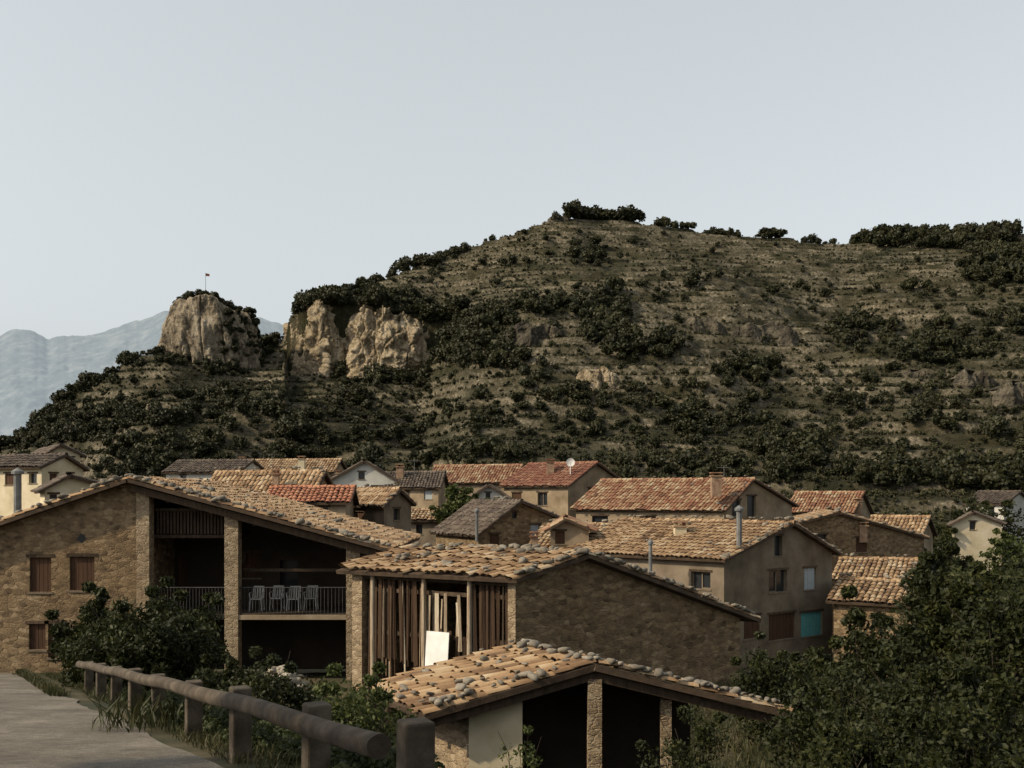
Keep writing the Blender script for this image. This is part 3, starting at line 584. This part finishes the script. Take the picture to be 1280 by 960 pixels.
def bay(pa,pb,hi,lo,gap,rr,wd=.11,sp=.2):
    s0,s1=sorted((onl(pa)*Lw,onl(pb)*Lw)); s=s0
    while s<s1-.05:
        w=random.uniform(.6,1.4)*wd; 
        if random.random()>gap:
            zt_=fz(hi+random.uniform(-4,12),31.5); zl_=fz(lo+random.uniform(-8,10),31.5); rv=min(1,max(0,random.gauss(rr,sp)))
            o=np.array([*(c+lu*s)[:2],zl_])-nl*random.uniform(.08,.22); mb.box(o,lu*w*.85+nl*random.uniform(-.04,.04),nl*.03,A3(0,0,zt_-zl_)+lu*random.uniform(-.08,.08),rv)
        s+=w
bay(457,466,716,860,.1,.2); bay(470,528,718,835,.05,.03,.1,.1);bay(470,528,730,855,.75,.6,.05,.2); bay(533,584,742,805,.2,.85,.13,.15); bay(533,584,790,835,.25,.15); bay(590,640,718,815,.04,.02,.1,.1); bay(590,640,722,810,.82,.7,.04)
mb.done('vertical_planks',m_plank,bn)
mb=MB(); s0=onl(562)*Lw; s1=onl(534)*Lw; o=np.array([*(c+lu*s0)[:2],fz(836,31.8)])+nl*.1; mb.box(o,lu*(s1-s0),nl*.03,A3(0,0,fz(788,31.8)-fz(836,31.8))+nl*-.1); mb.done('white_board',m_wpl,bn)
up1=r-c;k1=1+.35/np.linalg.norm(up1);up2=r-d;k2=1+.5/np.linalg.norm(up2);lift=A3(0,0,.12)
s0=-lu*.35;s1=lu*.3
tiles('roof_tiles',r-up1*k1+s0+lift,r-up1*k1+ld+s1+lift,up1*k1,m_old,bn,.24,.38,.02,wob=.1)
tiles('roof_tiles',r-up2*k2+s0+lift,r-up2*k2+ld+s1+lift,up2*k2,m_old,bn,.24,.38,.02,wob=.06)
ps=[]
e1=r-up1*k1+lift;e2=r-up2*k2+lift;rr_=r+lift
for i in range(70): ps.append(e2+(rr_-e2)*random.random()+s0+lu*random.uniform(.0,.3)+A3(0,0,.13))
for i in range(20): ps.append(e1+(rr_-e1)*random.random()+s0+lu*random.uniform(.0,.3)+A3(0,0,.13))
for i in range(50): ps.append(rr_+ld*random.random()+A3(0,0,.14)+unit(up1)*random.uniform(-.3,.1))
for i in range(50): ps.append(e1+ld*random.random()+up1*k1*random.random()+A3(0,0,.14))
rocks('roof_stones',ps,.07,.17,m_rock,bn)

# --- shed
sd=empty('open_shed'); c=P(530,893,19.);a=P(450,863,21.3);a[2]=c[2];ap=P(745,830,19.3);d=P(988,889,19.6); ld=a-c; ld[2]=0
lu=unit(ld); gl=-8
for (e) in (c,d): tiles('roof_tiles',e,e+ld,ap-e,m_old,sd,.21,.38,.016,wob=.08)
ps=[]
for i in range(54): e=c if random.random()<.3 else d; ps.append(e+(ap-e)*random.random()+lu*random.uniform(.02,.22)+A3(0,0,.12))
for i in range(16): ps.append(ap+ld*random.random()+A3(random.uniform(-.2,.2),0,.13))
for i in range(34): ps.append(c+(ap-c)*random.random()+ld*random.random()+A3(0,0,.13))
for i in range(10): ps.append(c+(ap-c)*random.uniform(0,.1)+ld*random.random()+A3(0,0,.13))
for i in range(15): ps.append(d+(ap-d)*random.random()+ld*random.random()+A3(0,0,.13))
rocks('roof_stones',ps,.05,.14,m_rock,sd)
mb=MB()
for e in(c,d): 
    o=e+(ap-e)*.03-A3(0,0,.32)+lu*.1; mb.box(o,(ap-e)*.97,lu*.16,A3(0,0,.17))
for q_ in (.33,.66,1.0):
    for e in (c,d): o=e+(ap-e)*.03-A3(0,0,.3)+ld*q_*.95; mb.box(o,(ap-e)*.97,lu*.12,A3(0,0,.14))
mb.done('rafters',m_wood,sd)
mb=MB()
def pil(px,Yp,ztop,w=.26): p=P(px,0,Yp); mb.box((p[0]-w/2,Yp-w/2,gl),(w,0,0),(0,w,0),(0,0,ztop-gl))
pil(743,19.5,ap[2]-.3); pil(832,19.8,ap[2]-.75,.2)
mb.done('pillars',m_stone2,sd)
mb=MB(); p0=P(586,0,19.45);p1=P(653,0,19.45)
mb.poly([(p0[0],19.45,gl),(p1[0],19.45,gl),(p1[0],19.45,-3.72),(p0[0],19.45,-3.95)]); mb.done('front_wall_panel',m_cream,sd)
mb=MB(); mb.poly([(p0[0],19.46,gl),(p0[0]-1.4,21.6,gl),(p0[0]-1.4,21.6,-4.05),(p0[0],19.46,-3.99)]); mb.done('side_wall',m_stone2,sd)
mb=MB(); bk=c+ld; bd=d+ld; mb.poly([(bk[0],bk[1]-.1,gl),(bd[0],bd[1]-.1,gl),(bd[0],bd[1]-.1,bd[2]-.2),((ap+ld)[0],(ap+ld)[1]-.1,ap[2]-.2),(bk[0],bk[1]-.1,bk[2]-.2)]); mb.done('back_wall',m_shade,sd)

# ---------- fence
fe=empty('timber_guardrail'); FY=[5.6]+[7.3+2*i for i in range(8)]
def rz(Y): return -1.08-.14*Y
mb=MB()
for i,Yp in enumerate(FY):
    x=XF(Yp)+(.08 if i==0 else .1); z=rz(Yp)-(.02 if i==0 else 0); s=.17
    h_=.68+random.uniform(-.02,.02); ang=math.atan2(1,-.52)+random.uniform(-.08,.08); u=A3(math.cos(ang),math.sin(ang),0)*s; v_=A3(-math.sin(ang),math.cos(ang),0)*s
    o=A3(x,Yp,z-.6)-u/2-v_/2; mb.box(o,u,v_,A3(random.uniform(-.02,.02),random.uniform(-.02,.02),h_+.6-.02)); 
po=mb.done('posts',m_rail,fe); bv=po.modifiers.new('bevel','BEVEL'); bv.width=.015; bv.segments=2
n=24; Ylist=np.linspace(5.75,21.7,60)
V=[];
for Yv in Ylist:
    cxx=XF(Yv)-.05; cz=rz(Yv)+.5+.12*(1-math.exp(-(Yv-5.6)/5))+.01*math.sin(Yv*1.7)
    for k in range(n):
        t=2*math.pi*k/n; rr=.072*(1+.03*math.sin(3*t+Yv)+.02*math.sin(5*t-2*Yv)); tx,ty=-.52/1.127,1/1.127
        V.append((cxx+rr*math.cos(t)*ty,Yv-rr*math.cos(t)*tx,cz+rr*math.sin(t)))
V=np.array(V); Q=[]
for i in range(len(Ylist)-1):
    for k in range(n): Q.append((i*n+k,i*n+(k+1)%n,(i+1)*n+(k+1)%n,(i+1)*n+k))
mesh_np('rail',V,Q,m_rail,fe,rnd=[.5]*len(Q),smooth=True)
mb=MB(); mb.poly(V[:n]); mb.done('rail_end',m_rail,fe)

# ---------- near trees and plants
def leaves_at(C,R,n,size,rg,flat=.8):
    idx=rg.integers(0,len(C),n); d=rg.normal(size=(n,3)); d/=np.linalg.norm(d,axis=1)[:,None]; d*= (rg.uniform(0,1,n)**.45)[:,None]*A3(1,1,flat)
    pos=C[idx]+d*R[idx][:,None]; V,Q=rquads(pos,size,rg,1.0)
    V=V.reshape(-1,4,3); mid=(V[:,1]+V[:,3])/2; V[:,1]=mid+(V[:,1]-mid)*.5;V[:,3]=mid+(V[:,3]-mid)*.5
    tone=rg.uniform(.35,1.1,len(C))[idx]
    return V.reshape(-1,3),Q,rg.uniform(0,1,n)*tone
def tree(name,base,H,cr,nl,ls,mat,seed,tips=60,trunk=.3,cz=.62,rad=.55,shrub=False):
    rg=np.random.default_rng(seed); rd=random.Random(seed); par=empty(name); base=np.array(base,float)
    C=[];R=[];mb=MB(); th=H*trunk; tp=base+A3(rd.uniform(-.2,.2),rd.uniform(-.2,.2),th); tr_=.035*H*.8
    if not shrub: mb.cyl(base-A3(0,0,.3),tp,tr_,tr_*.7,9)
    cc=base+A3(0,0,H*cz); hz=H*(1-cz)
    limbs=[]
    for i in range(7):
        a_=i*6.28/7+rd.uniform(-.4,.4); e=tp+A3(math.cos(a_)*cr*.45,math.sin(a_)*cr*.45,rd.uniform(.15,.5)*H*.6); s_=tp-A3(0,0,rd.uniform(0,.3)*th)
        m=(s_+e)/2+A3(0,0,-.1*H*.3); mb.cyl(s_,m,tr_*.5,tr_*.4,6,cap=False); mb.cyl(m,e,tr_*.4,tr_*.22,6,cap=False); limbs.append(e); limbs.append(m)
    for i in range(tips):
        d=unit(A3(rd.gauss(0,1),rd.gauss(0,1),rd.gauss(0,1))); q_=rd.uniform(.35,1)**.6; rr=rd.uniform(.75,1.15); p=cc+d*A3(cr,cr,hz if d[2]>0 else hz*.9)*q_*rr
        if p[2]<base[2]+.1: p[2]=base[2]+.1+rd.random()*.3
        C.append(p);R.append(rad*rd.uniform(.45,1.2)); l=min(limbs,key=lambda e:np.linalg.norm(e-p)); mb.cyl(l,p,tr_*.16,tr_*.04,4,cap=False)
        if rd.random()<.5: mb.cyl(p,p+(d+A3(0,0,.5))*rad*1.1,tr_*.05,.004,3,cap=False)
        if rd.random()<.35 and d[2]>-.2: C.append(p+(d+A3(0,0,.6))*rad*.8); R.append(rad*.35)
    mb.done('trunk_and_limbs',m_bark,par)
    V,Q,r_=leaves_at(np.array(C),np.array(R),nl,ls,rg); mesh_np('foliage',V,Q,mat,par,rnd=r_); return par
def gp(px,Y): x=(px-640)/F*Y; return A3(x,Y,float(G(x,Y)))
def treep(name,px,Y,top,cr,nl,ls,mat,seed,tips,rad,**kw):
    b_=gp(px,Y); H=(HZ-top)/F*Y-b_[2]-rad*.6; return tree(name,b_,H,cr,nl,ls,mat,seed,tips,rad=rad,**kw)
treep('broadleaf_tree',1190,18.5,664,.9,26000,.052,m_leaf,1,80,.42,cz=.66)
treep('broadleaf_tree',1245,17.5,695,1.1,28000,.052,m_leaf,21,80,.42,cz=.6)
treep('broadleaf_tree',1080,17,758,.85,18000,.047,m_leaf,2,60,.38)
treep('broadleaf_tree',1295,15.5,685,.9,22000,.047,m_leaf,3,70,.42)
treep('broadleaf_tree',1130,14.5,785,1.4,36000,.042,m_leaf,4,100,.4,cz=.55)
treep('broadleaf_tree',1235,12.5,790,1.3,34000,.04,m_leaf,5,90,.38,cz=.55)
treep('broadleaf_tree',1035,14,845,.75,16000,.04,m_leaf,6,55,.36,cz=.55)
treep('shrub',1005,12.5,900,.75,13000,.035,m_leaf,7,50,.32,cz=.5,shrub=True)
treep('shrub',1090,11,870,1.0,20000,.035,m_leaf,27,60,.32,cz=.5,shrub=True)
treep('shrub',1200,9.5,880,.9,20000,.032,m_leaf,37,60,.3,cz=.5,shrub=True)
treep('shrub',870,14.5,868,.65,8000,.03,m_leaf,8,44,.28,cz=.6,shrub=True)
treep('shrub',955,26,800,.7,8000,.05,m_leaf,9,44,.42,cz=.5,shrub=True)
treep('shrub',1010,27,820,1.0,10000,.055,m_leaf,38,50,.45,cz=.5,shrub=True)
treep('shrub',1000,38,822,1.4,8000,.08,m_leaf,39,50,.6,cz=.5,shrub=True)
treep('shrub',655,14.5,895,.4,1600,.03,m_leaf2,10,24,.22,cz=.6,shrub=True)
bp=gp(200,24.5); tree('dense_shrub',bp+A3(-.1,0,-.2),2.5,1.65,42000,.06,m_leaf,11,120,rad=.5,cz=.5,shrub=True)
tree('dense_shrub',gp(128,25.5)+A3(0,0,-.2),2.2,1.1,20000,.06,m_leaf,12,70,rad=.45,cz=.5,shrub=True)
tree('dense_shrub',gp(280,23)+A3(0,0,-.2),1.8,.7,13000,.05,m_leaf,13,60,rad=.4,cz=.5,shrub=True)
tree('shrub',gp(400,22),1.8,.8,8000,.045,m_leaf2,14,40,rad=.32,cz=.5,shrub=True)
tree('shrub',gp(440,18),1.9,.9,14000,.042,m_leaf,15,60,rad=.36,cz=.45,shrub=True)
tree('shrub',gp(330,14),1.0,.8,10000,.035,m_leaf,28,50,rad=.28,cz=.45,shrub=True)
tree('shrub',gp(430,11.5),1.1,.7,10000,.03,m_leaf2,29,50,rad=.26,cz=.45,shrub=True)
treep('green_garden_tree',574,75,600,1.6,8000,.15,m_leaf2,16,70,.65,cz=.72)
tree('cypress',gp(521,56),4.9,.75,6000,.09,m_leaf,17,60,trunk=.15,cz=.5,rad=.32)
tree('green_garden_tree',gp(45,52),5.,1.3,3500,.13,m_leaf,18,40,rad=.5)
for i,(px,Yv,H_,cr_) in enumerate([(1232,100,8.0,3.6),(1170,98,6,2.6),(1130,92,5,2.2),(1268,86,4.5,2.4),(1185,72,5,2.2),(1250,60,5.2,2.2)]):
    tree('valley_tree',gp(px,Yv),H_,cr_,5000,.18,m_leaf2 if i in(3,5) else m_leaf,30+i,60,rad=.8,cz=.5)
tree('roadside_tree',A3(-9.2,4.6,-1.8),8.2,2.7,20000,.09,m_leaf,50,100,rad=.6)
tree('roadside_tree',A3(-6.3,1.2,-1.4),7.5,2.4,16000,.09,m_leaf,51,80,rad=.6)
def grass(name,pts,hmin,hmax,wd,mat):
    n=len(pts); h_=rng.uniform(hmin,hmax,n); a=rng.uniform(0,6.28,n); l=rng.normal(0,.45,(n,2)); w=wd*rng.uniform(.6,1.4,n)
    dx=np.stack([np.cos(a)*w,np.sin(a)*w,0*a],1); tip=pts+np.stack([l[:,0]*h_,l[:,1]*h_,h_],1); mid=pts+np.stack([l[:,0]*h_*.3,l[:,1]*h_*.3,h_*.55],1)
    V=np.stack([pts-dx*.6,mid-dx,tip,mid+dx],1).reshape(-1,3); mesh_np(name,V,np.arange(4*n).reshape(n,4),mat,rnd=rng.uniform(0,1,n))
n=90000; Yv=3.5+30*rng.uniform(0,1,n)**1.5; dd=rng.uniform(-.02,1,n)*6; Xv=XF(Yv)+dd+.05; keep=fbm(Xv*1.3,Yv*1.3,3,77)>-.3; Xv=Xv[keep];Yv=Yv[keep]
grass('bank_grass',np.stack([Xv,Yv,G(Xv,Yv)],1),.04,.18,.006,m_grass)
n=30000; Yv=rng.uniform(12,34,n); Xv=rng.uniform(-5,9,n); grass('yard_weeds',np.stack([Xv,Yv,G(Xv,Yv)],1),.1,.5,.015,m_grass)
n=5000; Yv=rng.uniform(20,35.5,n); Xv=XF(Yv)-rng.uniform(-.6,.6,n)**3-.6; grass('verge_grass',np.stack([Xv,Yv,G(Xv,Yv)],1),.05,.2,.01,m_grass)
pts=[];sz=[]
for i in range(900):
    Yv=random.uniform(5.5,20); x=XF(Yv)+random.uniform(.3,5); pts.append(A3(x,Yv,float(G(x,Yv))));sz.append(random.uniform(.07,.3))
scatter('bank_weeds',pts,sz,[template(60+i,160,.06,5) for i in range(3)],leaf_mat('weed_leaves',(.022,.03,.009),(.045,.058,.017),(.09,.1,.032)))
ps=[]; rc=gp(348,33)
for i in range(160): 
    q_=rc+A3(random.gauss(0,.5),random.gauss(0,.4),0); q_[2]+=random.uniform(.0,1.)*max(0,1-abs(q_[0]-rc[0])/1.3); ps.append(q_)
rocks('rubble_pile',ps,.1,.26,M('pale_rubble',[(0,(.18,.16,.12)),(1,(.45,.4,.32))],3,k=.5))
ps=[gp(random.uniform(590,690),random.uniform(13.5,16)) for i in range(40)]
rocks('ground_stones',ps,.08,.22,m_rock)

# ---------- light, sky, camera
az=(-.91,-.34); el=math.radians(36)
w=bpy.data.worlds.new('World'); bpy.context.scene.world=w; w.use_nodes=True; nt=w.node_tree; bg=nt.nodes['Background']
sk=nt.nodes.new('ShaderNodeTexSky'); sk.sky_type='NISHITA'; sk.sun_disc=False; sk.sun_elevation=el; sk.sun_rotation=math.atan2(az[0],az[1]); sk.dust_density=4.; sk.air_density=1.; sk.ozone_density=2.
hs=nt.nodes.new('ShaderNodeHueSaturation'); hs.inputs['Saturation'].default_value=.28; hs.inputs['Value'].default_value=1.6; hs.inputs['Hue'].default_value=.475; nt.links.new(sk.outputs[0],hs.inputs['Color'])
mixed=mixc(nt,.5,hs.outputs[0],(4.15,4.4,4.45))   # thin high haze veil
nt.links.new(mixed,bg.inputs[0]); bg.inputs[1].default_value=.148
sun=bpy.data.lights.new('sun','SUN'); sun.energy=5; sun.angle=math.radians(1.); sun.color=(1,.84,.61); so=bpy.data.objects.new('sun',sun); bpy.context.scene.collection.objects.link(so)
from mathutils import Vector
dv=Vector((az[0]*math.cos(el),az[1]*math.cos(el),math.sin(el)*.97)); so.rotation_euler=dv.to_track_quat('Z','Y').to_euler()
cam=bpy.data.cameras.new('camera'); co=bpy.data.objects.new('camera',cam); bpy.context.scene.collection.objects.link(co); co.rotation_euler=(math.pi/2,0,0); cam.sensor_width=36; cam.lens=F/1280*36; cam.shift_y=140/1280; cam.clip_end=20000; cam.clip_start=.1
bpy.context.scene.camera=co
bpy.context.scene.view_settings.view_transform='Standard'; bpy.context.scene.view_settings.look='None'; bpy.context.scene.view_settings.exposure=0
